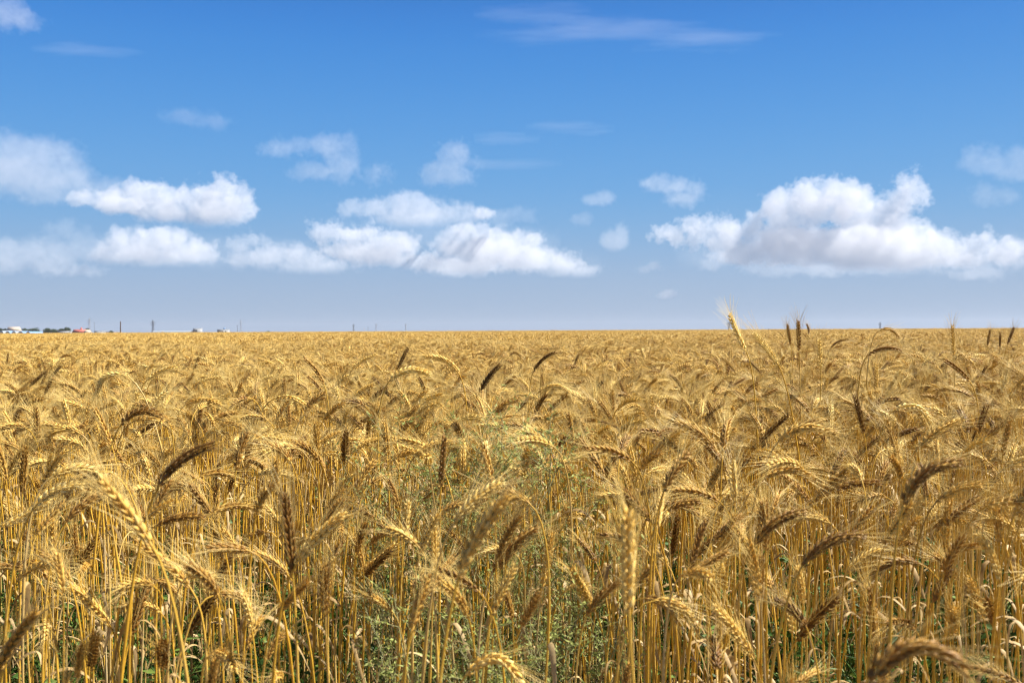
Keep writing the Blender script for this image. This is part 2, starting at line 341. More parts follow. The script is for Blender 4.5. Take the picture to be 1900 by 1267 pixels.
EARS = """\
282 1012 188 892 .02 g L|large straw-gold wheat ear slanting to the upper left over the front stems|large slanting gold ear
353 1090 256 1008 .05 g L|gold wheat ear slanting to the left, its tip touching the large slanting ear|lower slanting gold ear
203 1159 134 1088 .04 p L|pale wheat ear slanting to the left with its straw bending beneath it|pale ear with bent straw
296 898 392 827 .10 d L|brown wheat ear arching up and over to the right at the left of the field|brown arching ear at left
138 1060 180 996 0 d L|short dark brown wheat ear leaning right among green weeds near the left edge|short dark ear near left edge
243 1176 275 1074 0 d
346 1180 399 1099 0 k L|darkest almost black wheat ear leaning right beside the lower slanting gold ear|blackest leaning ear
-12 1262 66 1137 .05 d L|blurred brown wheat ear rising out of the lower left corner|ear in lower left corner
0 975 88 929 -.05 p L|pale wheat ear lying nearly level towards the right at the left edge|level pale ear at left edge
95 1063 99 961 0 g
25 1049 92 1088 .28 g
543 1063 529 922 0 d L|brown upright wheat ear touching a paler leaning ear on its right|brown ear with pale twin
550 1046 638 954 .05 p L|pale wheat ear leaning right from the same spot as an upright brown ear|pale twin of brown ear
420 1067 399 989 .02 g
399 985 402 905 0 g
607 1060 640 996 .05 d
494 986 458 1017 .2 g
169 1240 176 1176 0 k
303 1240 300 1190 0 d
390 1215 434 1240 .25 p
168 968 163 908 0 d
1167 1137 1165 954 0 p L|bright upright wheat ear with a wide fan of awns standing before the green weeds|bright upright ear with fanned awns
852 1067 943 922 .06 g L|tall gold wheat ear curving up to the right in front of the weeds|tall gold ear before weeds
915 1060 993 982 .08 d L|thick dark brown wheat ear leaning right in the middle of the green weeds|thick dark ear among weeds
1007 1088 1024 989 0 g
1102 1127 1060 1053 0 g
661 1063 732 1010 -.04 p L|pale wheat ear leaning right with a darker ear tucked under it|pale ear over darker ear
672 1072 722 1022 0 d
911 1000 971 972 .12 g
866 1250 964 1262 .35 p L|pale wheat ear arched like a bridge at the lower edge of the field|bridge-shaped ear at lower edge
764 1090 786 1068 .15 g
979 869 1014 852 .1 d
1123 876 1180 869 .1 p
1208 873 1254 869 .05 p
1247 919 1270 859 0 d
1247 1032 1257 961 0 d
712 979 640 943 .08 g
1394 1017 1490 950 .12 d L|long dark wheat ear arching up to the right, its tip against bright awns|long dark arching ear
1500 940 1577 869 .05 g
1288 1035 1362 989 .10 d
1362 968 1422 954 .16 g
1489 1049 1599 993 .14 d L|curved dark gold wheat ear hooking over to the right above paler straws|hooked dark gold ear
1610 1275 1790 1238 .30 d L|biggest dark brown wheat ear, arched and blurred in the lower right corner|biggest arched ear in lower right
1398 1222 1330 1127 .03 p L|bright pale wheat ear slanting left above the lower edge of the field|bright slanting ear near lower edge
1627 1208 1616 1092 0 g L|tall upright gold wheat ear above the biggest arched dark ear|upright ear above biggest arch
1479 1187 1549 1113 .03 d
1754 1032 1761 922 0 g L|upright dull gold wheat ear beside a small pale level ear|upright dull ear at right
1764 968 1821 982 .12 p
1676 936 1780 858 .18 d L|long blurred dark wheat ear sweeping up to the right between thin straws|long sweeping dark ear
1743 929 1772 876 0 d
1768 1176 1768 1127 0 p L|small cream wheat ear standing upright with awns fanned out near the right edge|small cream upright ear
1824 1145 1800 1074 0 g
1846 1159 1831 1113 0 g
1697 1166 1650 1155 .15 d
1316 989 1313 936 0 p
1345 1092 1338 1049 0 p
1323 926 1350 900 .05 d
1330 1243 1327 1187 0 k
1430 1088 1405 1060 .15 g
1384 651 1355 585 -.02 p L|tallest wheat ear, pale and rising above the horizon against the sky|tallest pale ear against the sky
1443 675 1400 620 .03 p L|pale wheat ear slanting left just below the tallest ear|pale ear below the tallest
1467 639 1461 603 0 d L|dark brown wheat ear, first of three standing above the horizon|first of three dark ears
1483 651 1481 597 0 d L|dark brown wheat ear, middle one of three standing above the horizon|middle of three dark ears
1500 620 1497 602 .1 d L|short brown wheat ear, last of three dark ones standing above the horizon|last of three dark ears
1523 686 1520 632 0 p
1770 660 1767 606 0 p L|bright upright wheat ear touching the horizon with awns fanned into the sky|bright upright ear on horizon
1832 641 1837 613 0 d
1855 644 1856 618 0 d
1869 639 1881 609 0 d
1843 679 1846 651 0 k
1626 728 1626 677 0 p L|bright cream wheat ear standing straight beside a cream leaning one|straight cream ear
1645 728 1671 689 0 p L|bright cream wheat ear leaning right beside a straight cream one|leaning cream ear
1603 804 1587 735 0 k L|upright blackish brown wheat ear among level golden ears|upright blackish ear
1445 818 1528 797 .16 g L|gold wheat ear arching over to the right with clear pleated husks|pleated gold arch
1662 759 1726 783 .25 p L|pale wheat ear arching down to the right over bare yellow straws|pale arch over yellow straws
1612 658 1671 651 .14 d
1632 613 1667 625 .22 g
1542 644 1572 630 .1 d
1799 707 1754 669 .04 d
1490 748 1520 729 .08 p
1365 690 1341 665 .05 d
1414 696 1389 669 .05 d
1285 787 1337 762 .08 p L|pale wheat ear pointing up to the right below a tangle of awns|pale ear below awn tangle
1414 887 1507 887 .16 g
1702 832 1782 780 .06 g
1803 832 1830 755 0 d L|dark wheat ear pointing up into a spray of fine awns at the right|dark ear in spray of awns
1393 759 1445 783 .2 g
1608 776 1650 800 .15 d
1341 849 1375 807 0 k
852 694 791 661 .14 p L|pale wheat ear bowing up and over to the left below the far field|pale ear bowing left
888 776 888 738 0 k L|blackish wheat ear standing below a long dark leaning ear|blackish ear under leaning one
889 728 927 678 .04 k L|long dark wheat ear leaning right above a blackish upright ear|dark leaning ear above blackish one
990 689 1030 654 .1 d
1062 687 1074 657 0 d
1003 724 1058 730 .2 p L|pale wheat ear arched flat to the right with a shaded underside|flat pale arch
995 800 957 785 .08 p
945 660 967 662 .3 d
976 664 990 672 .3 d
954 708 976 728 .15 p
1079 757 1112 757 .15 g
1036 664 1047 678 .15 p
357 670 356 645 0 p
359 687 371 659 0 k
330 690 347 676 .05 d
344 751 408 749 .14 p L|pale level wheat ear arched gently to the right above orange straws|gentle pale arch
424 727 469 718 .05 p
398 715 373 727 .15 p
511 739 568 753 .14 p L|pale wheat ear drooping to the right over a gap of yellow straws|drooping pale ear over yellow gap
601 713 566 666 .06 d
587 723 577 687 0 k
417 784 459 765 .06 p
518 798 478 807 .22 p L|pale wheat ear nodding left on a curved straw above two green leaves|pale ear nodding left
467 689 439 676 .06 p
460 696 485 697 .12 d
629 753 615 715 0 d
224 788 299 772 .22 d L|dark wheat ear arched widely to the right with a shaded lower side|wide dark arch
252 779 320 796 .15 g
153 807 82 815 .22 p L|bright wheat ear arched to the left with bold pleated husks|bold pleated arch to the left
146 840 175 793 0 d
54 718 87 689 .03 k
89 708 113 680 .03 k
33 760 36 730 0 k
111 666 139 666 .25 d
224 694 181 730 .25 p L|pale drooping wheat ear, upper one of two bent down to the left|upper drooping ear
229 713 207 739 .2 g
188 758 151 742 .1 p
156 762 128 758 .12 p
118 767 94 742 .05 d
69 751 69 784 .05 p
75 758 108 774 .15 g
30 702 0 708 .2 p
52 690 30 696 .15 p
274 704 325 680 .06 p
297 704 321 744 .12 d
243 845 287 833 .1 p
191 817 248 819 .15 g
69 836 111 845 .2 d
262 751 295 769 .15 g
208 676 228 666 0 d
723 706 797 694 .18 p L|bright wheat ear bowed level to the right with dark husk gaps beneath|bright bowed ear in mid field
648 724 675 703 0 p
684 758 714 735 0 p
654 763 664 747 0 p
736 688 756 647 0 k
659 679 697 658 .05 p
722 726 743 737 .1 d
748 728 790 742 .12 g
763 744 743 754 .15 p
813 758 802 780 .1 p
863 762 829 760 .12 p
802 694 825 695 .2 d
684 788 666 805 .1 p
695 817 722 819 .25 d
811 828 820 810 0 k
824 790 842 805 .15 p
"""

# ------------------------------------------------------------------ wheat plants that stand apart
rng = np.random.default_rng(11)
TONE = {'k': (.46, .40, .34), 'd': (.70, .65, .60), 'g': (.96, .93, .88), 'p': (1.15, 1.16, 1.18)}  # k and d put the shaded look of hand-placed ears into the colour
TONE_WORD = {'k': 'dark brown', 'd': 'brown', 'g': 'golden', 'p': 'pale'}
GROUP = 'wheat plants in the nearest part of the field'
landmarks, plants = [], []           # landmarks: (px, py, short name)
def wheat_thing(root, parts, tone):
    t = empty('wheat_plant', tuple(root))
    stem, ear, beard, blades = parts
    obj('stem', stem.mesh('stem', [M_STEM]), t)
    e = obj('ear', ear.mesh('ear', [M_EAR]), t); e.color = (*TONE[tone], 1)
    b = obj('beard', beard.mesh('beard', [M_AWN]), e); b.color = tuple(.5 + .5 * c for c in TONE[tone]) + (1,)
    for lf in blades: obj('leaf', lf.mesh('leaf', [M_LEAF]), t)
    return t
def pose_words(b, t, bow):
    dx, dy = t[0] - b[0], b[1] - t[1]; n = math.hypot(dx, dy) + 1e-6; side = 'right' if dx > 0 else 'left'
    if n < 9: return 'pointing towards the viewer'
    if dy / n > .96: return 'standing upright'
    if dy / n > .5: return 'leaning ' + side
    if dy / n > -.2: return ('bowed level to the ' if bow > .1 else 'lying level to the ') + side
    return 'drooping to the ' + side
for ln in EARS.strip().split('\n'):
    head, *rest = ln.split('|'); f = head.split()
    bx, by, tx, ty, bow = map(float, f[:5]); tone = f[5]
    L2 = math.hypot(tx - bx, ty - by); arc = L2 * (1 + 2.4 * bow * bow); mx, my = (bx + tx) / 2, (by + ty) / 2
    dyn = max(my - (618 - mx * 10 / 1900), 4)
    Lr = rng.uniform(.082, .094)
    zlo = .60 if my > 900 else .72
    d = min(FPX * Lr / max(arc, 1), (EYE.z - zlo) * FPX / dyn, 7.0)
    lp = arc / FPX * d; tilt = math.sqrt(max(Lr * Lr - lp * lp, 0)); d1 = d - tilt if rng.random() < .7 else d + tilt * .8
    nx, ny = (ty - by) / (L2 + 1e-6), -(tx - bx) / (L2 + 1e-6)          # normal in the picture, made to point up
    if ny > 0: nx, ny = -nx, -ny
    b = np.array(at(bx, by, d)); t = np.array(at(tx, ty, d1)); c = np.array(at(mx + nx * bow * L2 * 2, my + ny * bow * L2 * 2, (d + d1) / 2))
    t0 = unit(c - b)
    root = np.array([b[0] - t0[0] * .05 + rng.normal() * .025, b[1] - t0[1] * .05 + rng.normal() * .03, 0.0])
    parts = plant_geo((0, 0, 0), [p - root for p in (b, c, t)], 0, rng, fat=rng.uniform(.9, 1.08), sunlit={'p': .42, 'g': .22, 'd': .02, 'k': -.08}[tone], leaves=int(rng.random() < .7))
    w_ = wheat_thing(root, parts, tone)
    if len(rest) == 2: w_['label'] = rest[0][2:] if rest[0].startswith('L|') else rest[0]; landmarks.append((mx, my, rest[1]))
    else: plants.append((w_, mx, my, tone, pose_words((bx, by), (tx, ty), bow)))
    w_['category'] = 'wheat'; w_['group'] = GROUP
# prototypes for the plants between them
protos = []
for i in range(24):
    p = generic(0, rng, (0, 1, 2, 3, 4, 2, 5, 6, 1, 7, 3, 11, 0, 8, 4, 2, 9, 3, 1, 5, 10, 6, 2, 4)[i], H=.84, leaves=1 + (i % 4)); t = wheat_thing((0, 0, 0), p, 'g'); protos.append(t)
def copy_plant(src, loc, rz, s, tone):
    r = src.copy(); COL.objects.link(r); r.location = loc; r.rotation_euler = (0, 0, rz); r.scale = (s, s, s)
    for ch in src.children:
        c = ch.copy(); COL.objects.link(c); c.parent = r
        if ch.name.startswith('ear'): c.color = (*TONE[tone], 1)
        for g in ch.children:
            h = g.copy(); COL.objects.link(h); h.parent = c
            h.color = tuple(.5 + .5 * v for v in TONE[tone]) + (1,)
    return r
used = set(); n_ind = 300 - len(EARS.strip().split('\n')); tries = 0; spots = []
def rand_az(r):
    u = r.random()
    if u < .46: return r.normal() * .6
    if u < .78: return math.pi + r.normal() * .6
    return r.uniform(0, 2 * math.pi)
while len(spots) < n_ind and tries < 20000:
    tries += 1
    y = math.sqrt(rng.uniform(1.15 ** 2, 2.45 ** 2)); x = rng.uniform(-.56, .56) * y
    if any((x - a) ** 2 + (y - b) ** 2 < .055 ** 2 for a, b in spots): continue
    px, py = to_px((x, y, .7))
    if 700 < px < 1090 and y < 1.9 and rng.random() < .45: continue
    spots.append((x, y))
for i, (x, y) in enumerate(spots):
    k = i % len(protos); src = protos[k]
    az = rand_az(rng); s = rng.uniform(.68, .90) if y < 1.7 else rng.uniform(.86, 1.02)
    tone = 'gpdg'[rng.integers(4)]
    if i < len(protos):
        o = src; o.location = (x, y, 0); o.rotation_euler = (0, 0, az); o.scale = (s, s, s)
        for ch in o.children:
            if ch.name.startswith('ear'):
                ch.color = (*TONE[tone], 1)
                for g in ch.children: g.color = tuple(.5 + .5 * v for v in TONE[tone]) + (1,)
    else: o = copy_plant(src, (x, y, 0), az, s, tone)
    a0, a1 = POSES[(0, 1, 2, 3, 4, 2, 5, 6, 1, 7, 3, 11, 0, 8, 4, 2, 9, 3, 1, 5, 10, 6, 2, 4)[k]]; top = (x + .1 * math.cos(az), y + .1 * math.sin(az), .80 * s); low = (x + .05 * math.cos(az), y, .78 * s)
    b_ = to_px(low); am = R((a0 + a1) / 2); t_ = to_px((low[0] + .08 * math.sin(am) * math.cos(az), low[1] + .08 * math.sin(am) * math.sin(az), low[2] + .08 * math.cos(am)))
    o['category'] = 'wheat'; o['group'] = GROUP
    plants.append((o, (b_[0] + t_[0]) / 2, (b_[1] + t_[1]) / 2, tone, pose_words(b_, t_, .15)))
# labels: look, pose and the nearest plants that have a description of their own
used = set()
ORD = ['', 'second ', 'third ', 'fourth ', 'fifth ', 'sixth ', 'seventh ', 'eighth ']
for (o, px, py, tone, pose) in plants:
    near = sorted(landmarks, key=lambda m: (m[0] - px) ** 2 + (m[1] - py) ** 2)
    done = False
    for od in ORD:
        for m in near[:4]:
            dx, dy = px - m[0], py - m[1]
            rel = ('right of the ' if dx > 0 else 'left of the ') if abs(dx) > abs(dy) else ('below the ' if dy > 0 else 'above the ')
            lab = f'{od}{TONE_WORD[tone]} wheat plant {pose}, {rel}{m[2]}'
            if lab not in used and len(lab.split()) <= 16: used.add(lab); done = True; break
        if done: break
    o['label'] = lab
# ------------------------------------------------------------------ the rest of the field: one object that nobody could count
lib = bpy.data.collections.new('wheat_field_library')           # never linked to the scene
def lib_obj(name, me):
    o = bpy.data.objects.new(name, me); lib.objects.link(o); return o
rl = np.random.default_rng(5)
N0, N1, N2, N3 = 36, 24, 10, 5
names = []
for i in range(N0): names.append(lib_obj('a%02d' % i, joined('wheat', generic(0, rl, i, leaves=1 + i % 4))))
for i in range(N1): names.append(lib_obj('b%02d' % i, joined('wheat', generic(1, rl, i, leaves=1))))
def clump(n, rad, lod, hs):
    acc = [MB() for _ in range(4)]
    for i in range(n):
        ps = generic(lod, rl, int(rl.integers(16)), H=.86 * rl.uniform(*hs), leaves=1)
        az = rand_az(rl); off = np.array([rl.uniform(-rad, rad), rl.uniform(-rad, rad), 0]); c_, s_ = math.cos(az), math.sin(az); M = np.array([[c_, -s_, 0], [s_, c_, 0], [0, 0, 1]])
        for p, k_ in flat(ps):
            a = acc[k_]
            a.add(np.concatenate(p.v) @ M.T + off, np.concatenate(p.q) if p.q else None, np.concatenate(p.t) if p.t else None, np.concatenate(p.c))
    return make_mesh('wheat', [(a, k_) for k_, a in enumerate(acc)], MATS)
for i in range(N2): names.append(lib_obj('c%02d' % i, clump(9, .16, 2, (.93, 1.05))))
for i in range(N3): names.append(lib_obj('d%02d' % i, clump(90, .55, 2, (.93, 1.06))))
P, VAR, ROT, SCL = [], [], [], []
def scatter(y0, y1, density, v0, nv, smin, smax, hw=.62, margin=.5, r=None):
    r = r or np.random.default_rng(int(y0 * 100) + 3)
    A = (y1 - y0) * (hw * (y0 + y1) + 2 * margin); n = int(A * density)
    y = r.uniform(y0, y1, n * 3); x = r.uniform(-1, 1, n * 3) * (hw * y1 + margin); ok = np.abs(x) < hw * y + margin; x, y = x[ok][:n], y[ok][:n]
    m = len(x)
    # slow waves of height over the field
    hgt = 1 + .025 * np.sin(x * 1.7 + y * .9) + .02 * np.sin(x * .45 - y * .6 + 2)
    P.append(np.stack([x, y, np.zeros(m)], -1)); VAR.append(v0 + r.integers(0, nv, m))
    az = np.array([rand_az(r) for _ in range(m)]); ROT.append(np.stack([r.normal(0, .05, m), r.normal(0, .05, m), az], -1)); SCL.append(r.uniform(smin, smax, m) * hgt)
scatter(1.3, 2.3, 135, 0, N0, .72, .95)
scatter(2.3, 3.2, 235, 0, N0, .78, .98)
scatter(3.2, 4.6, 270, 0, N0, .82, 1.0)
scatter(4.6, 13, 330, N0, N1, .86, 1.03)
scatter(13, 42, 40, N0 + N1, N2, .94, 1.05)
scatter(42, 150, 1.5, N0 + N1 + N2, N3, .96, 1.05, margin=3)
P = np.concatenate(P); VAR = np.concatenate(VAR); ROT = np.concatenate(ROT); SCL = np.concatenate(SCL)
def instancer(name, P, VAR, ROT, SCL, coll):
    me = bpy.data.meshes.new(name); me.vertices.add(len(P)); me.vertices.foreach_set('co', P.ravel().astype(np.float32))
    for nm, ty, a, key in (('variant', 'INT', VAR.astype(np.int32), 'value'), ('turn', 'FLOAT_VECTOR', ROT.astype(np.float32), 'vector'), ('size', 'FLOAT', SCL.astype(np.float32), 'value')):
        me.attributes.new(nm, ty, 'POINT').data.foreach_set(key, a.ravel())
    o = obj(name, me)
    g = bpy.data.node_groups.new(name + '_nodes', 'GeometryNodeTree')
    g.interface.new_socket('Geometry', in_out='INPUT', socket_type='NodeSocketGeometry'); g.interface.new_socket('Geometry', in_out='OUTPUT', socket_type='NodeSocketGeometry')
    n = g.nodes; l = g.links; gi = n.new('NodeGroupInput'); go = n.new('NodeGroupOutput')
    ci = n.new('GeometryNodeCollectionInfo'); ci.inputs['Collection'].default_value = coll; ci.inputs['Separate Children'].default_value = True; ci.inputs['Reset Children'].default_value = True
    ip = n.new('GeometryNodeInstanceOnPoints'); ip.inputs['Pick Instance'].default_value = True
    def attr(nm, ty):
        a = n.new('GeometryNodeInputNamedAttribute'); a.data_type = ty; a.inputs['Name'].default_value = nm; return a.outputs['Attribute']
    l.new(gi.outputs[0], ip.inputs['Points']); l.new(ci.outputs[0], ip.inputs['Instance'])
    l.new(attr('variant', 'INT'), ip.inputs['Instance Index'])
    er = n.new('FunctionNodeEulerToRotation'); l.new(attr('turn', 'FLOAT_VECTOR'), er.inputs[0]); l.new(er.outputs[0], ip.inputs['Rotation'])
    l.new(attr('size', 'FLOAT'), ip.inputs['Scale'])
    l.new(ip.outputs[0], go.inputs[0])
    o.modifiers.new('scatter', 'NODES').node_group = g
    return o
wf = instancer('wheat_field', P, VAR, ROT, SCL, lib)
tag(wf, 'ripened golden wheat field filling the ground from the front rows to the horizon', 'wheat field', kind='stuff')
print('INSTANCES', len(P))

# ------------------------------------------------------------------ ground
def grid_sheet(name, xs, ys, zf, mat):
    X, Y = np.meshgrid(xs, ys); Z = zf(X, Y); V = np.stack([X, Y, Z], -1).reshape(-1, 3); nx, ny = len(xs), len(ys)
    i = np.arange(ny - 1)[:, None]; j = np.arange(nx - 1)[None]
    q = np.stack([i * nx + j, i * nx + j + 1, (i + 1) * nx + j + 1, (i + 1) * nx + j], -1).reshape(-1, 4)
    b = MB(); b.add(V, q, None, .5); return obj(name, b.mesh(name, [mat]))
def fall(y): return -3.2 * np.clip((y - 720) / 140, 0, 1) ** 2 * (3 - 2 * np.clip((y - 720) / 140, 0, 1))
M_SOIL = pmat('dry_soil', [(0, (.07, .045, .025)), (.5, (.13, .088, .05)), (1, (.22, .155, .085))], .95, obj_tone=False, noise=(6.0, 1.0), rnd=0)
ys = np.concatenate([np.linspace(-40, 20, 40), np.linspace(24, 700, 60), np.linspace(710, 900, 20), np.array([1200, 2000, 3500, 6500])])
xs = np.concatenate([[-6500, -3000, -1500], np.linspace(-700, 700, 29), [1500, 3000, 6500]])
g_ = grid_sheet('ground', xs, ys, lambda X, Y: fall(Y), M_SOIL); tag(g_, 'dry brown soil under the wheat', None, kind='structure')
M_FAR = pmat('distant_wheat', [(0, (.24, .15, .035)), (.5, (.40, .26, .07)), (1, (.54, .37, .12))], .7, .1, obj_tone=False, noise=(1.3, 1.2), rnd=0)
rg = np.random.default_rng(8)
ys2 = np.concatenate([np.linspace(140, 300, 160), np.linspace(301.5, 730, 220)]); xs2 = np.linspace(-480, 480, 700)
def farz(X, Y): return .80 + rg.normal(0, .045, X.shape) * np.clip((Y - 140) / 20, 0, 1) - np.clip((150 - Y) / 10, 0, 1) * .25 + fall(Y)
ff = grid_sheet('far_field', xs2, ys2, farz, M_FAR); tag(ff, 'distant golden wheat running to the horizon', None, kind='structure')

# ------------------------------------------------------------------ weeds and green undergrowth
M_GREEN = pmat('weed_leaf', [(0, (.022, .055, .012)), (.5, (.06, .135, .022)), (1, (.15, .22, .04))], .55, .3, obj_tone=False)
M_SAGE = pmat('sage_leaf', [(0, (.11, .14, .035)), (.5, (.27, .315, .085)), (1, (.36, .40, .11))], .6, .3, obj_tone=False)
M_SAGESTEM = pmat('sage_stem', [(0, (.13, .13, .05)), (1, (.28, .26, .11))], .6, 0, obj_tone=False)
def leaves(mb, O, D, ln, wd, r, c):
    """small folded leaves, two quads each"""
    n = len(O); D = unit(D); S = unit(np.cross(D, r.normal(0, 1, (n, 3)))); Nn = np.cross(S, D)
    a = O; b = O + D * ln[:, None]; m = O + D * ln[:, None] * .45
    l_ = m + S * wd[:, None] + Nn * wd[:, None] * .4; r_ = m - S * wd[:, None] + Nn * wd[:, None] * .4; m2 = m - Nn * wd[:, None] * .1
    V = np.stack([a, l_, b, r_, m2], 1).reshape(-1, 3); i = (np.arange(n) * 5)[:, None]
    q = None; t = np.concatenate([i + np.array([0, 4, 1]), i + np.array([1, 4, 2]), i + np.array([0, 3, 4]), i + np.array([4, 3, 2])])
    mb.add(V, q, t, np.repeat(c, 5))
def weed(r, H):
    st, fo = MB(), MB(); lo, ld, lc = [], [], []
    for k in range(int(r.integers(2, 4))):
        az = r.uniform(0, 6.28); P = bez([np.zeros(3), np.array([0, 0, H * .5]), np.array([math.cos(az) * .10, math.sin(az) * .10, H * r.uniform(.85, 1.0)])], np.linspace(0, 1, 14))
        tubes(st, P[None], np.linspace(.0026, .0008, 14)[None], 5, np.array([[1.0, .1, 0]]), .4)
        for b in range(int(r.integers(15, 20))):
            s = r.uniform(.22, 1); p = P[min(13, int(s * 13))]; a = r.uniform(0, 6.28); ln = r.uniform(.10, .22) * (1.25 - s * .6)
            d = np.array([math.cos(a) * .8, math.sin(a) * .8, r.uniform(.5, 1.0)])
            Q = bez([p, p + d * ln * .5, p + d * ln * .9 + np.array([0, 0, ln * .25])], np.linspace(0, 1, 8))
            tubes(st, Q[None], np.linspace(.0011, .0005, 8)[None], 4, np.array([[.3, 1.0, .1]]), .6)
            for w_ in range(5):
                p2 = Q[int(r.integers(2, 8))]; a2 = r.uniform(0, 6.28); d2 = np.array([math.cos(a2), math.sin(a2), r.uniform(.2, 1.3)]) * r.uniform(.03, .075)
                W_ = bez([p2, p2 + d2 * .6, p2 + d2], np.linspace(0, 1, 4)); tubes(st, W_[None], np.linspace(.0006, .0004, 4)[None], 3, np.array([[.3, 1.0, .1]]), .7)
                for z in range(8):
                    u = r.uniform(.15, 1); lo.append(p2 + d2 * u); a3 = r.uniform(0, 6.28); ld.append([math.cos(a3), math.sin(a3), r.uniform(-.2, 1.2)]); lc.append(np.clip(.25 + .55 * s + r.normal() * .18, 0, 1))
            for z in range(4): lo.append(Q[int(r.integers(1, 8))]); a3 = r.uniform(0, 6.28); ld.append([math.cos(a3), math.sin(a3), .3]); lc.append(.3)
    n = len(lo); leaves(fo, np.array(lo), np.array(ld), r.uniform(.006, .014, n), r.uniform(.0011, .0023, n), r, np.array(lc))
    return st, fo
rw = np.random.default_rng(21)
WEED_SPOTS = [(885, 2.0, .88, 'tallest sage green weed in the middle of the patch among pale awns'), (795, 1.9, .85, 'sage green weed with fine branches left of the tallest weed'),
              (1000, 1.95, .82, 'sage green weed with fine branches right of the tallest weed'), (735, 2.05, .76, 'shorter sage green weed at the left end of the weed patch'),
              (1075, 2.2, .78, 'shorter sage green weed at the right end of the weed patch'), (860, 1.5, .56, 'low sage green weed in front of the tallest weed'),
              (960, 1.45, .52, 'low sage green weed beneath the thick dark ear'), (690, 1.7, .52, 'low sparse sage green weed below the pale ear over a darker ear'), (1040, 1.6, .55, 'low sage green weed left of the bright upright ear')]
for (px, y, H, lab) in WEED_SPOTS:
    x = (px - 950) / FPX * y; o = empty('weed', (x, y, 0), rw.uniform(0, 6)); st, fo = weed(rw, H)
    obj('stem', st.mesh('stem', [M_SAGESTEM]), o); obj('foliage', fo.mesh('foliage', [M_SAGE], smooth=False), o)
    tag(o, lab, 'weed', 'sage green weeds in the patch among the wheat')
ul = bpy.data.collections.new('undergrowth_library')
for k in range(8):
    mb = MB(); h = rw.uniform(.16, .42); O, D, LN, WD, C_ = [], [], [], [], []
    broad = k % 2 == 0
    for s in range(int(rw.integers(5, 9))):
        a = rw.uniform(0, 6.28); tip = np.array([math.cos(a) * .10, math.sin(a) * .10, h * rw.uniform(.6, 1)])
        P_ = bez([np.zeros(3), tip * np.array([.2, .2, .6]), tip], np.linspace(0, 1, 7)); tubes(mb, P_[None], np.linspace(.0016, .0007, 7)[None], 4, np.array([[1.0, .2, .1]]), .3)
        for j in range(22):
            p = P_[int(rw.integers(1, 7))] + rw.normal(0, .004, 3); a2 = rw.uniform(0, 6.28); O.append(p); D.append([math.cos(a2), math.sin(a2), rw.uniform(-.3, .9)])
            LN.append(rw.uniform(.012, .026) if broad else rw.uniform(.03, .08)); WD.append(rw.uniform(.003, .006) if broad else rw.uniform(.0008, .0018)); C_.append(rw.uniform(0, 1) ** 1.3)
    leaves(mb, np.array(O), np.array(D), np.array(LN), np.array(WD), rw, np.array(C_))
    ul.objects.link(bpy.data.objects.new('u%02d' % k, mb.mesh('undergrowth', [M_GREEN], smooth=False)))
P, VAR, ROT, SCL = [], [], [], []
scatter(.9, 1.7, 60, 0, 8, .6, 1.05); scatter(1.7, 3.4, 95, 0, 8, .7, 1.4); scatter(3.4, 6, 45, 0, 8, .7, 1.4)
P = np.concatenate(P); VAR = np.concatenate(VAR); ROT = np.concatenate(ROT); SCL = np.concatenate(SCL)
cl_ = np.sin(P[:, 0] * 3.1 + 1.0) * np.sin(P[:, 1] * 2.3) + np.random.default_rng(2).normal(0, .5, len(P)) > -.55; P, VAR, ROT, SCL = P[cl_], VAR[cl_], ROT[cl_], SCL[cl_]
ug = instancer('undergrowth', P, VAR, ROT, SCL, ul); tag(ug, 'green leafy undergrowth growing between the straws', 'undergrowth', kind='stuff')

# ------------------------------------------------------------------ far things on the horizon
def plain(name, c, rough=.8, noise=(1.2, .5)):
    d = tuple(v * .8 for v in c); u = tuple(min(1, v * 1.12) for v in c)
    return pmat(name, [(0, d), (.5, c), (1, u)], rough, obj_tone=False, noise=noise, rnd=0)
M_CREAM = plain('cream_plaster', (.42, .37, .30)); M_WHITE = plain('white_paint', (.32, .33, .34)); M_BEIGE = plain('beige_roof', (.42, .34, .27)); M_RED = plain('red_roof', (.50, .12, .085))
M_FILM = plain('white_film', (.29, .34, .39), .4); M_BLUE = plain('blue_film', (.15, .28, .52), .45); M_GLASS = plain('dark_window', (.05, .06, .07), .2); M_BRICK = plain('pale_brick', (.46, .36, .30))
M_STEEL = plain('grey_steel', (.20, .22, .25), .5); M_PALESTEEL = plain('pale_steel', (.50, .53, .56), .5); M_WOOD = plain('weathered_wood', (.10, .065, .045), .85, (9, .8)); M_ROOFGREY = plain('pale_sheet_roof', (.31, .33, .35), .5)
def box(mb, x0, x1, y0, y1, z0, z1, c=.5):
    V = [(x, y, z) for z in (z0, z1) for (x, y) in ((x0, y0), (x1, y0), (x1, y1), (x0, y1))]
    mb.add(V, [(0, 3, 2, 1), (4, 5, 6, 7), (0, 1, 5, 4), (1, 2, 6, 5), (2, 3, 7, 6), (3, 0, 4, 7)], None, c)
def solid(name, m, parent, *boxes):
    b = MB()
    for q in boxes: box(b, *q)
    return obj(name, b.mesh(name, [m], smooth=False), parent)
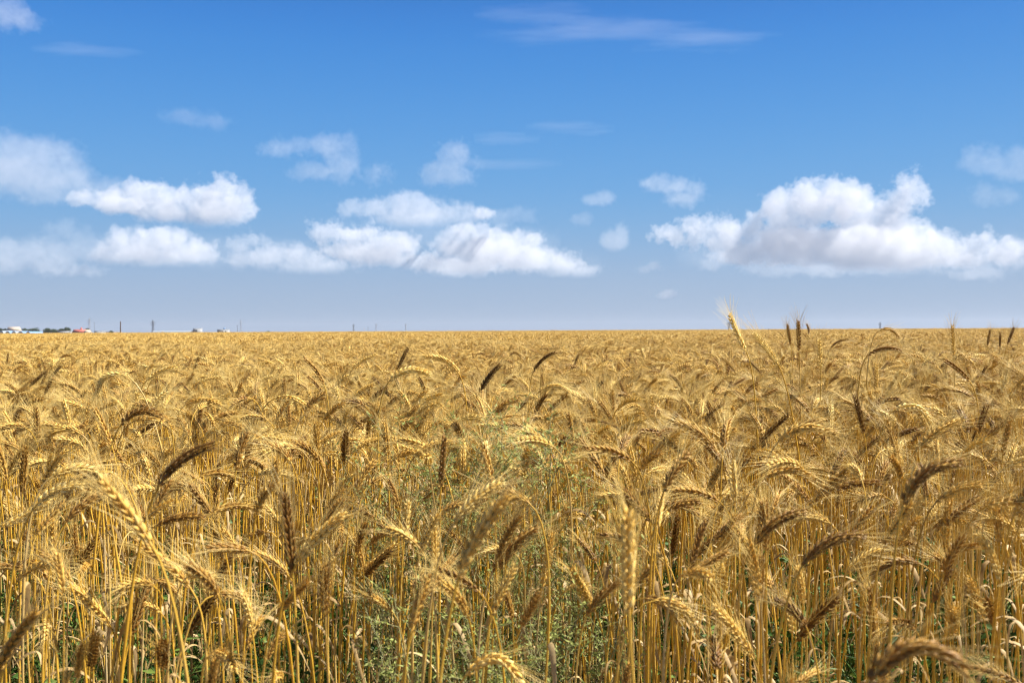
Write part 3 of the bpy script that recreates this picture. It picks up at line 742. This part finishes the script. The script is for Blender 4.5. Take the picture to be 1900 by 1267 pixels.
def gable(name, m, parent, x0, x1, y0, y1, z0, z1, along='x', over=.4):
    """a pitched roof, ridge along x or y"""
    b = MB(); x0 -= over; x1 += over; y0 -= over; y1 += over
    if along == 'x': V = [(x0, y0, z0), (x1, y0, z0), (x1, y1, z0), (x0, y1, z0), (x0, (y0 + y1) / 2, z1), (x1, (y0 + y1) / 2, z1)]; q = [(0, 1, 5, 4), (2, 3, 4, 5), (0, 3, 2, 1)]; t = [(1, 2, 5), (3, 0, 4)]
    else: V = [(x0, y0, z0), (x1, y0, z0), (x1, y1, z0), (x0, y1, z0), ((x0 + x1) / 2, y0, z1), ((x0 + x1) / 2, y1, z1)]; q = [(1, 2, 5, 4), (3, 0, 4, 5), (0, 3, 2, 1)]; t = [(0, 1, 4), (2, 3, 5)]
    b.add(V, q, t, .5); return obj(name, b.mesh(name, [m], smooth=False), parent)
def far(px0, px1, py_top, y):
    """ground point, half width and height over the ground there for something seen between px0 and px1"""
    a, b, t = at(px0, 620, y), at(px1, 620, y), at((px0 + px1) / 2, py_top, y); g = float(fall(np.array(y)))
    return (a.x + b.x) / 2, g, (b.x - a.x) / 2, t.z - g
def house(px0, px1, py, y, wall, roof, lab, along='x', chimney=None, nwin=3, rise=.42, cat='house'):
    x, g, hw, h = far(px0, px1, py, y); o = empty('house', (x, y, g)); dp = 8.0; eave = h * (1 - rise)
    w_ = solid('wall', wall, o, (-hw, hw, 0, dp, 0, eave))
    if along == 'y':                                               # gable wall facing the field
        b = MB(); b.add([(-hw, 0, eave), (hw, 0, eave), (0, 0, h - .15), (-hw, dp, eave), (hw, dp, eave), (0, dp, h - .15)], [(1, 4, 5, 2), (0, 2, 5, 3)], [(0, 1, 2), (4, 3, 5)], .5); obj('gable', b.mesh('gable', [wall], smooth=False), o)
    r_ = gable('roof', roof, o, -hw, hw, 0, dp, eave, h, along)
    if chimney:
        cx, _, _, ch = far(chimney[0] - 1, chimney[0] + 1, chimney[1], y); solid('chimney', M_RED, r_, (cx - x - .5, cx - x + .5, dp / 2 - .5, dp / 2 + .5, eave, ch))
    for k in range(nwin):
        u = -hw + (k + .5) * 2 * hw / nwin; f = solid('window', M_WHITE, o, (u - .65, u + .65, -.08, .0, eave * .45, eave * .82)); solid('pane', M_GLASS, f, (u - .5, u + .5, -.11, -.082, eave * .5, eave * .78))
    return tag(o, lab, cat, None)
house(12, 32, 606.5, 900, M_CREAM, M_BEIGE, 'house with a broad beige roof rising behind trees at the left edge')
house(134, 156, 611.2, 900, M_CREAM, M_RED, 'house with a bright red roof and red chimney among the village trees', chimney=(147.5, 607.5))
house(154, 164, 611.5, 890, M_WHITE, M_BEIGE, 'small white gabled house in front of the red roofed one', along='y', nwin=1, rise=.5)
def hall(px0, px1, py, y, wall, roof, lab, dp=10, name='building', slope=0, nwin=0):
    x, g, hw, h = far(px0, px1, py, y); o = empty(name, (x, y, g))
    solid('wall', wall, o, (-hw, hw, 0, dp, 0, h - .5))
    b = MB(); V = [(-hw - .3, -.3, h - .5 - slope), (hw + .3, -.3, h - .5), (hw + .3, dp + .3, h - .5), (-hw - .3, dp + .3, h - .5 - slope), (-hw - .3, -.3, h - slope), (hw + .3, -.3, h), (hw + .3, dp + .3, h), (-hw - .3, dp + .3, h - slope)]
    b.add(V, [(0, 3, 2, 1), (4, 5, 6, 7), (0, 1, 5, 4), (1, 2, 6, 5), (2, 3, 7, 6), (3, 0, 4, 7)], None, .5); obj('roof', b.mesh('roof', [roof], smooth=False), o)
    for k in range(nwin):
        u = -hw + (k + .5) * 2 * hw / nwin; solid('window', M_GLASS, o, (u - .7, u + .7, -.06, -.003, h * .55, h * .75))
    tag(o, lab, 'building'); return o, hw, h
hall(107, 130, 613.8, 905, M_WHITE, M_ROOFGREY, 'long low white building beneath two dark round trees', nwin=6)
hall(175, 188, 614.2, 900, M_WHITE, M_ROOFGREY, 'small white shed right of the red roofed house', nwin=2)
o_, hw_, h_ = hall(188, 218, 615.6, 940, M_BRICK, M_BEIGE, 'low pale brick outbuilding between the white shed and the wooden post')
# polythene tunnels: rows of half round hoops under film
def tunnel(px0, px1, py, y, film, lab, ln, group, along='y'):
    x, g, hw, h = far(px0, px1, py, y); o = empty('greenhouse', (x, y, g)); n = 14
    a = np.linspace(0, math.pi, n); wid, L_ = (hw, ln) if along == 'y' else (ln / 2, 2 * hw)
    pr = np.stack([np.cos(a) * wid, np.sin(a) * h], -1); b = MB(); rows = 12; V = []
    for s in np.linspace(0, 1, rows):
        for (u, z) in pr: V.append((u, s * L_, z * (1 + .012 * math.sin(s * 60))) if along == 'y' else (-hw + s * L_, wid + u, z * (1 + .03 * math.sin(s * 40))))
    q = [(i * n + j, i * n + j + 1, (i + 1) * n + j + 1, (i + 1) * n + j) for i in range(rows - 1) for j in range(n - 1)]
    b.add(V, q, None, .5); obj('film', b.mesh('film', [film]), o)
    e = MB()
    for s in (0, L_):
        V = [((u, s, z) if along == 'y' else (-hw + s, wid + u, z)) for (u, z) in pr]; V.append((0, s, 0) if along == 'y' else (-hw + s, wid, 0)); e.add(V, None, [(j, j + 1, n) for j in range(n - 1)], .5)
    obj('end_wall', e.mesh('end_wall', [M_FILM], smooth=False), o)
    fr = MB()
    for k in range(5):
        s = k / 4 * L_; P_ = np.array([((u * 1.01, s, z * 1.01) if along == 'y' else (-hw + s, wid + u * 1.01, z * 1.02)) for (u, z) in pr]); tubes(fr, P_[None], np.full((1, n), .05), 4, np.array([[.1, 1.0, .05] if along == 'y' else [1.0, .05, .05]]), .5)
    obj('hoop', fr.mesh('hoop', [M_PALESTEEL]), o)
    return tag(o, lab, 'greenhouse', group)
GG = 'film greenhouses in the village'
for k, (a, b, py, f, lab) in enumerate([(-4, 8, 613.4, M_FILM, 'white film greenhouse end at the very left edge'), (8, 20, 614.2, M_BLUE, 'blue film greenhouse beside the white one at the left edge'), (20, 31, 614.0, M_FILM, 'pale film greenhouse in front of the beige roofed house'), (31, 45, 614.6, M_BLUE, 'blue film greenhouse right of the beige roofed house'), (46, 58, 614.8, M_BLUE, 'last blue film greenhouse of the row, below the bushy trees')]):
    tunnel(a, b, py, 870 + k * 2, f, lab, 24, GG)
tunnel(283, 360, 613.6, 1250, M_FILM, 'long white film greenhouse right of the grey pylon', 9, GG, along='x')
hall(358, 371, 608.8, 1250, M_WHITE, M_ROOFGREY, 'tall white shed with a slanted roof at the end of the long greenhouse', slope=3.0, nwin=1)
o_, hw_, h_ = hall(403, 422, 611.2, 1250, M_WHITE, M_ROOFGREY, 'white block of a building carrying a blue vent on its roof', nwin=3)
bx_, _, _, bh_ = far(413, 415.6, 607.8, 1250); solid('roof_vent', M_BLUE, o_, (bx_ - o_.location.x - .8, bx_ - o_.location.x + .8, 4, 5.5, h_ + .01, bh_))
# trees
M_BARK = plain('bark', (.07, .05, .035), .9, (8, .6)); M_TREE = pmat('tree_leaf', [(0, (.022, .042, .018)), (.5, (.04, .075, .026)), (1, (.075, .11, .04))], .6, .2, obj_tone=False)
rt = np.random.default_rng(77)
def tree(px0, px1, py, y, lab, lean=0):
    x, g, hw, h = far(px0, px1, py, y); o = empty('tree', (x, y, g)); tk, cr = MB(), MB()
    P_ = np.array([(0, 0, 0), (.1, 0, h * .25), (.05, .1, h * .5), (0, 0, h * .8)]); tubes(tk, P_[None], np.array([[.26, .2, .15, .05]]) * h / 8, 7, np.array([[1.0, 0, .1]]), .5)
    cl = []
    for k in range(16):
        a = rt.uniform(0, 6.28); e = rt.uniform(-.5, 1.2); rr = rt.uniform(.45, .85); c = np.array([math.cos(a) * math.cos(e) * hw * rr * .8, math.sin(a) * math.cos(e) * hw * rr * .8, h * .56 + math.sin(e) * h * .36 * rr]); cl.append((c, rt.uniform(.28, .5) * hw))
        if k < 6: tubes(tk, np.linspace(P_[1 + k % 2], c, 5)[None], np.linspace(.09, .02, 5)[None] * h / 8, 5, np.array([[.2, 1.0, .1]]), .5)
    for (c, r_) in cl:
        n = 170; d = unit(rt.normal(0, 1, (n, 3))); O = c + d * r_ * rt.uniform(.4, 1.05, n)[:, None] * np.array([1, 1, .8]); leaves(cr, O, d + rt.normal(0, .6, (n, 3)), rt.uniform(.35, .7, n), rt.uniform(.14, .3, n), rt, np.clip(rt.uniform(0, 1, n), 0, 1))
    obj('trunk', tk.mesh('trunk', [M_BARK]), o); obj('crown', cr.mesh('crown', [M_TREE], smooth=False), o)
    return tag(o, lab, 'tree', 'trees in the village on the horizon')
for a, b, py, y, lab in [(-8, 6, 605.5, 915, 'dark tree cut by the left edge of the horizon'), (3, 15, 607, 918, 'round tree left of the beige roof'), (31, 38, 611, 918, 'small tree at the right end of the beige roof'), (38, 51, 607.8, 912, 'bushy tree, first right of the beige roofed house'), (47, 62, 608.5, 910, 'wide bushy tree above the end of the blue greenhouses'), (55, 76, 607.5, 908, 'broadest bushy tree with a low sloping crown'),
                         (80, 96, 607.5, 912, 'tree with a pointed crown between the two tree groups'), (91, 109, 609.8, 905, 'low green bush left of the long white building'), (107, 119, 607.5, 925, 'dark round tree behind the long white building'), (117, 133, 605.8, 925, 'largest dark round tree behind the long white building'), (155, 168, 607.5, 925, 'round tree behind the red roofed house'), (202, 211, 612.2, 930, 'small lone tree left of the wooden post'), (492, 502, 614.2, 1300, 'tiny lone tree far right of the blue vented building')]:
    tree(a, b, py, y, lab)
# pylons and poles
def bars(mb, segs, r): 
    for a, b in segs: tubes(mb, np.array([[a, b]], float), np.full((1, 2), r), 4, np.array([[.31, .83, .46]]), .5)
def pylon(px, py, y, m, lab, r=.16, arms=3, wide=3.2):
    x, g, _, h = far(px - 1, px + 1, py, y); o = empty('pylon', (x, y, g)); tw = MB(); lv = 9; S = []
    w_ = lambda z: wide * .5 * max(0.0, 1 - z / h) ** 1.1 + .35
    cs = ((1, 1), (1, -1), (-1, -1), (-1, 1))
    for k in range(lv):
        z0, z1 = h * k / lv, h * (k + 1) / lv; a0, a1 = w_(z0), w_(z1)
        for i in range(4):
            c, d = cs[i], cs[(i + 1) % 4]; S.append(((c[0] * a0, c[1] * a0, z0), (c[0] * a1, c[1] * a1, z1))); S.append(((c[0] * a0, c[1] * a0, z0), (d[0] * a1, d[1] * a1, z1))); S.append(((c[0] * a1, c[1] * a1, z1), (d[0] * a1, d[1] * a1, z1)))
    bars(tw, S, r); obj('tower', tw.mesh('tower', [m]), o)
    for k in range(arms):
        z = h * (.66 + .11 * k); l_ = (3.6, 4.6, 3.4)[k % 3]; am = MB(); bars(am, [((-l_, 0, z), (l_, 0, z)), ((-l_, 0, z), (0, 0, z + 1.3)), ((l_, 0, z), (0, 0, z + 1.3))], r * .9); obj('crossarm', am.mesh('crossarm', [m]), o)
    return tag(o, lab, 'pylon', 'pylons along the horizon')
pylon(166, 590, 1700, M_PALESTEEL, 'pale tall pylon behind the red roofed house', .13)
pylon(284, 594, 1500, M_STEEL, 'dark grey pylon at the left end of the long white greenhouse', .2)
pylon(447, 593, 2400, M_PALESTEEL, 'faint pale pylon right of the blue vented building', .16)
pylon(656, 601, 2600, M_STEEL, 'grey pylon, first of the far group past the tiny lone tree', .26)
pylon(698, 600, 3000, M_PALESTEEL, 'pale pylon in the middle of the far group', .24)
pylon(753, 600.5, 3000, M_PALESTEEL, 'faint pylon, last of the far group', .24)
pylon(1353, 597, 1700, M_STEEL, 'dark pylon half hidden behind the tallest wheat ear', .24, wide=2.2)
pylon(1633, 598, 2300, M_STEEL, 'lone grey pylon on the bare horizon between the raised dark ears and the bright ear', .24)
def pole(px, py, y, r, m, lab, arm=True):
    x, g, _, h = far(px - 1, px + 1, py, y); o = empty('pole', (x, y, g)); b = MB(); n = 9; rr = np.linspace(1.1, .8, n) * r
    P_ = np.stack([np.linspace(0, .05, n), np.zeros(n), np.linspace(0, h, n)], -1); tubes(b, P_[None], rr[None], 10, np.array([[1.0, .1, 0]]), .5); k = len(b.v[0]) ; 
    top = np.concatenate([b.v[0][-10:], [[.05, 0, h + r * .15]]]); b.add(top, None, [(i, (i + 1) % 10, 10) for i in range(10)], .5)
    obj('shaft', b.mesh('shaft', [m], smooth=True), o)
    if arm: solid('crossarm', m, o, (-.9, .9, -r - .12, -r, h - .75, h - .6))
    return tag(o, lab, 'pole', None)
pole(223.5, 596.5, 230, .135, M_WOOD, 'dark wooden post standing alone in the wheat near the horizon', arm=False)
pole(175.5, 598, 900, .17, M_STEEL, 'thin grey power pole beside the white shed')
pole(440.5, 603, 1000, .16, M_WOOD, 'thin brownish power pole left of the faint pale pylon')
pole(676, 608.5, 1200, .17, M_BRICK, 'short thin pole, left one of two between the far pylons')
pole(683, 606, 1200, .2, M_STEEL, 'short dark pole, right one of two between the far pylons')
# ------------------------------------------------------------------ air
if HAZE:
    b = MB(); box(b, -6900, 6900, -300, 6900, -6, 58); mh = bpy.data.materials.new('haze_air'); mh.use_nodes = True; t = mh.node_tree; t.nodes.clear()
    v = t.nodes.new('ShaderNodeVolumePrincipled'); v.inputs['Color'].default_value = (.55, .63, .78, 1); v.inputs['Density'].default_value = HAZE; v.inputs['Anisotropy'].default_value = .2
    t.links.new(v.outputs[0], t.nodes.new('ShaderNodeOutputMaterial').inputs['Volume'])
    tag(obj('haze', b.mesh('haze', [mh], smooth=False)), 'thin summer haze over the field', None, kind='stuff')

# ------------------------------------------------------------------ clouds (real vapour, kilometres away)
def clouds():
    c = cloud
    c('cloud', 'large bright cumulus with a domed top and a small tower at its right shoulder',
      [(1248, 436, 30, 20), (1300, 428, 34, 27), (1345, 436, 38, 34), (1395, 432, 22, 34), (1452, 395, 42, 42), (1500, 380, 48, 42), (1550, 376, 48, 40), (1590, 392, 40, 44), (1640, 400, 34, 34), (1668, 378, 26, 34), (1690, 350, 22, 28), (1708, 366, 16, 22),
       (1680, 436, 60, 36), (1735, 462, 50, 34), (1480, 455, 90, 38), (1590, 462, 100, 40), (1690, 478, 80, 28), (1390, 470, 60, 24), (1816, 462, 26, 30), (1790, 480, 50, 20), (1872, 468, 34, 27), (1905, 455, 24, 18)],
      base=512, dens=0.02100, amp=34, soft=6, puff=1.2, seed=3, D=9000)
    c('cloud', 'thin pale cloud streak lying beneath the large bright cumulus',
      [(1330, 490, 34, 10), (1400, 496, 40, 12), (1440, 502, 50, 10), (1530, 500, 60, 12), (1620, 498, 60, 12), (1810, 508, 50, 12)], dens=0.00521, amp=34, soft=9, seed=4, D=9400)
    c('cloud', 'bright cumulus with a peaked head above the flat cloud at left',
      [(160, 368, 30, 13), (200, 368, 38, 18), (255, 358, 34, 24), (290, 366, 40, 26), (345, 372, 32, 26), (385, 365, 36, 30), (412, 352, 30, 26), (440, 380, 32, 34), (395, 398, 70, 26), (310, 395, 60, 20), (250, 385, 60, 16), (460, 400, 24, 20)],
      base=425, dens=0.02100, amp=30, soft=6, puff=1, seed=21, D=8200)
    c('cloud', 'wide lavender cloud bank fading out at the upper left',
      [(15, 285, 60, 40), (75, 290, 48, 42), (125, 300, 36, 34), (40, 330, 90, 34), (120, 340, 70, 30), (190, 352, 50, 22), (80, 362, 60, 16)], dens=0.00437, amp=39, soft=18, seed=6, D=7000)
    c('cloud', 'broad low cumulus with bright rim sitting below the peaked one',
      [(205, 470, 34, 22), (235, 450, 34, 24), (280, 446, 40, 26), (320, 450, 42, 28), (360, 468, 42, 26), (270, 475, 70, 22), (340, 482, 50, 16)], base=500, dens=0.01750, amp=30, soft=8, puff=.8, seed=7, D=9800)
    c('cloud', 'soft low cloud cut by the left edge above the village',
      [(10, 462, 34, 24), (50, 468, 30, 26), (20, 490, 50, 20), (90, 492, 50, 16), (150, 502, 50, 9)], dens=0.00521, amp=39, soft=10, seed=8, D=10000)
    c('cloud', 'dim grey lavender puff between two brighter low clouds',
      [(95, 445, 30, 16), (120, 430, 34, 20), (160, 448, 34, 20), (110, 465, 60, 20)], dens=0.00300, amp=39, soft=14, seed=9, D=10200)
    c('cloud', 'ragged low cloud with bright scraps left of centre',
      [(448, 458, 26, 14), (470, 446, 24, 14), (455, 480, 34, 16), (500, 480, 44, 20), (540, 470, 40, 18), (585, 490, 44, 22), (620, 497, 40, 14), (560, 500, 60, 10)], base=512, dens=0.01125, amp=32, soft=8, puff=.8, seed=10, D=10000)
    c('cloud', 'flat grey white cloud floating above the central cumulus pair',
      [(655, 388, 32, 16), (700, 386, 40, 20), (755, 378, 42, 24), (795, 392, 44, 24), (840, 396, 40, 22), (770, 408, 80, 18), (870, 408, 40, 14)], base=424, dens=0.01125, amp=30, soft=10, puff=.7, seed=11, D=9000)
    c('cloud', 'tiny bright white scrap of cloud above the central cumulus',
      [(890, 398, 14, 9), (905, 395, 14, 8)], dens=0.03750, amp=16, soft=7, seed=12, D=9000)
    c('cloud', 'faint lavender wisp trailing beside the tiny bright scrap',
      [(930, 405, 34, 16), (965, 398, 30, 14)], dens=0.00300, amp=34, soft=12, seed=13, D=9200)
    c('cloud', 'bright torn cumulus on the left side of the central pair',
      [(610, 436, 32, 20), (650, 440, 34, 20), (680, 440, 30, 22), (725, 455, 34, 28), (755, 462, 26, 26), (700, 475, 70, 22), (640, 462, 50, 18), (770, 485, 50, 18)], base=505, dens=0.02000, amp=40, soft=6, puff=.9, seed=14, D=9300)
    c('cloud', 'long cumulus with a bright crest on the right side of the central pair',
      [(850, 432, 30, 18), (885, 440, 40, 22), (930, 444, 42, 20), (975, 448, 36, 20), (830, 452, 30, 18), (900, 470, 80, 26), (980, 480, 70, 26), (1040, 492, 44, 22), (1080, 505, 32, 13), (860, 495, 80, 18)], base=518, dens=0.01750, amp=32, soft=6, puff=1, seed=15, D=9300)
    c('cloud', 'single rounded puff with a pale head above the centre',
      [(845, 288, 32, 26), (860, 295, 24, 22), (820, 322, 40, 22), (850, 325, 32, 18)], dens=0.00521, amp=32, soft=9, puff=.7, seed=16, D=8000)
    c('cloud', 'curled wispy cloud with a hollow middle left of centre',
      [(520, 275, 32, 16), (560, 268, 30, 14), (605, 268, 40, 22), (640, 275, 24, 24), (630, 305, 32, 30), (590, 318, 50, 14), (695, 325, 24, 16)], dens=0.00436, amp=39, soft=14, seed=17, D=8000)
    c('cloud', 'faint mauve smear of cloud high above the peaked cumulus',
      [(345, 218, 40, 16), (390, 225, 40, 13)], dens=0.00218, amp=29, soft=14, seed=18, D=8000)
    c('cloud', 'soft white puff cut by the upper left corner',
      [(10, 18, 40, 26), (40, 36, 30, 16), (18, 42, 34, 14)], dens=0.00464, amp=39, soft=14, seed=19, D=7000)
    c('cloud', 'small flat puff hovering left of the large cumulus',
      [(1222, 338, 30, 16), (1255, 345, 34, 14), (1292, 350, 22, 18), (1270, 368, 34, 12)], dens=0.00840, amp=26, soft=12, puff=.6, seed=20, D=8500)
    for k, (x, y, rx, ry, dn, lab) in enumerate([
            (1112, 370, 28, 13, .006, 'small oval puff above the two short clouds right of centre'),
            (1078, 408, 20, 13, .004, 'small leaning puff beneath the oval one right of centre'),
            (1142, 443, 27, 27, .006, 'short upright puff standing between centre and large cumulus'),
            (1205, 497, 26, 12, .008, 'small low puff below the left end of the large cumulus'),
            (1238, 546, 20, 8, .014, 'lowest tiny cloud nearest to the horizon'),
            (1150, 442, 20, 14, .003, 'faint scrap joined to the short upright puff')][:5]):
        c('cloud', lab, [(x - rx * .35, y + ry * .1, rx * .75, ry * .8), (x + rx * .3, y - ry * .12, rx * .7, ry)], dens=dn * 1.6, amp=13, soft=8, puff=.3, seed=30 + k, D=9000)
    c('cloud', 'soft double puff at the right edge above the large cumulus',
      [(1812, 298, 28, 24), (1850, 302, 32, 24), (1890, 298, 32, 28), (1880, 320, 40, 18)], dens=0.00391, amp=34, soft=13, seed=40, D=8000)
    c('cloud', 'dim lavender puff under the soft double one at the right edge',
      [(1830, 362, 34, 18), (1862, 364, 28, 14)], dens=0.00327, amp=29, soft=13, seed=41, D=8000)
    c('cloud', 'pale hazy veil joining the low clouds on the left side of the sky', [(60, 470, 100, 26), (230, 462, 100, 30), (400, 470, 90, 30), (520, 470, 90, 28)], dens=.0010, amp=34, soft=22, seed=60, D=10600, vox=3)
    c('cloud', 'pale hazy veil around the central cumulus pair', [(640, 430, 60, 24), (790, 430, 100, 36), (940, 450, 110, 34), (1060, 490, 60, 18)], dens=.0011, amp=34, soft=22, seed=61, D=10600, vox=3)
    c('cloud', 'pale hazy veil around the foot of the large cumulus', [(1330, 470, 80, 26), (1500, 480, 120, 28), (1700, 480, 120, 30), (1850, 470, 80, 36)], dens=.0011, amp=34, soft=22, seed=62, D=10600, vox=3)
    # high ice cloud, thin and drawn out
    c('cirrus', 'long thin brush of ice cloud near the top of the sky', [(1050, 62, 110, 10), (1180, 64, 100, 11), (1260, 70, 90, 9), (1340, 82, 80, 7), (1100, 40, 90, 8), (1000, 20, 80, 6)], dens=0.00139, amp=44, soft=20, seed=50, D=11000, squash=(0.17, .4, 2.4))
    c('cirrus', 'faint ice cloud veil in the upper right corner', [(1680, 20, 80, 16), (1720, 60, 50, 14)], dens=0.00093, amp=44, soft=20, seed=51, D=11000, squash=(0.26, .4, 2.4))
    c('cirrus', 'faint drawn-out ice cloud above the rounded puff', [(940, 255, 70, 6), (1060, 238, 80, 8), (920, 305, 90, 7)], dens=0.00123, amp=33, soft=17, seed=52, D=11000, squash=(0.17, .4, 2.4))
    c('cirrus', 'short pale streak of ice cloud below the upper left puff', [(150, 90, 60, 8), (200, 95, 40, 5)], dens=0.00186, amp=31, soft=16, seed=53, D=11000, squash=(0.19, .4, 2.4))
    c('cirrus', 'very faint ice cloud streak above the large cumulus', [(1480, 235, 60, 5), (1250, 262, 120, 4)], dens=0.00093, amp=28, soft=16, seed=54, D=11000, squash=(0.15, .4, 2.4))
clouds()

# ------------------------------------------------------------------ lens and render
cam_d.dof.use_dof = True; cam_d.dof.focus_distance = 3.4; cam_d.dof.aperture_fstop = 9.5
cy = scene.cycles; cy.max_bounces = 24; cy.diffuse_bounces = 2; cy.glossy_bounces = 2; cy.transmission_bounces = 2; cy.volume_bounces = 24; cy.transparent_max_bounces = 8
scene.cycles.filter_width = 1.2; cy.use_adaptive_sampling = True; cy.adaptive_threshold = 0.006
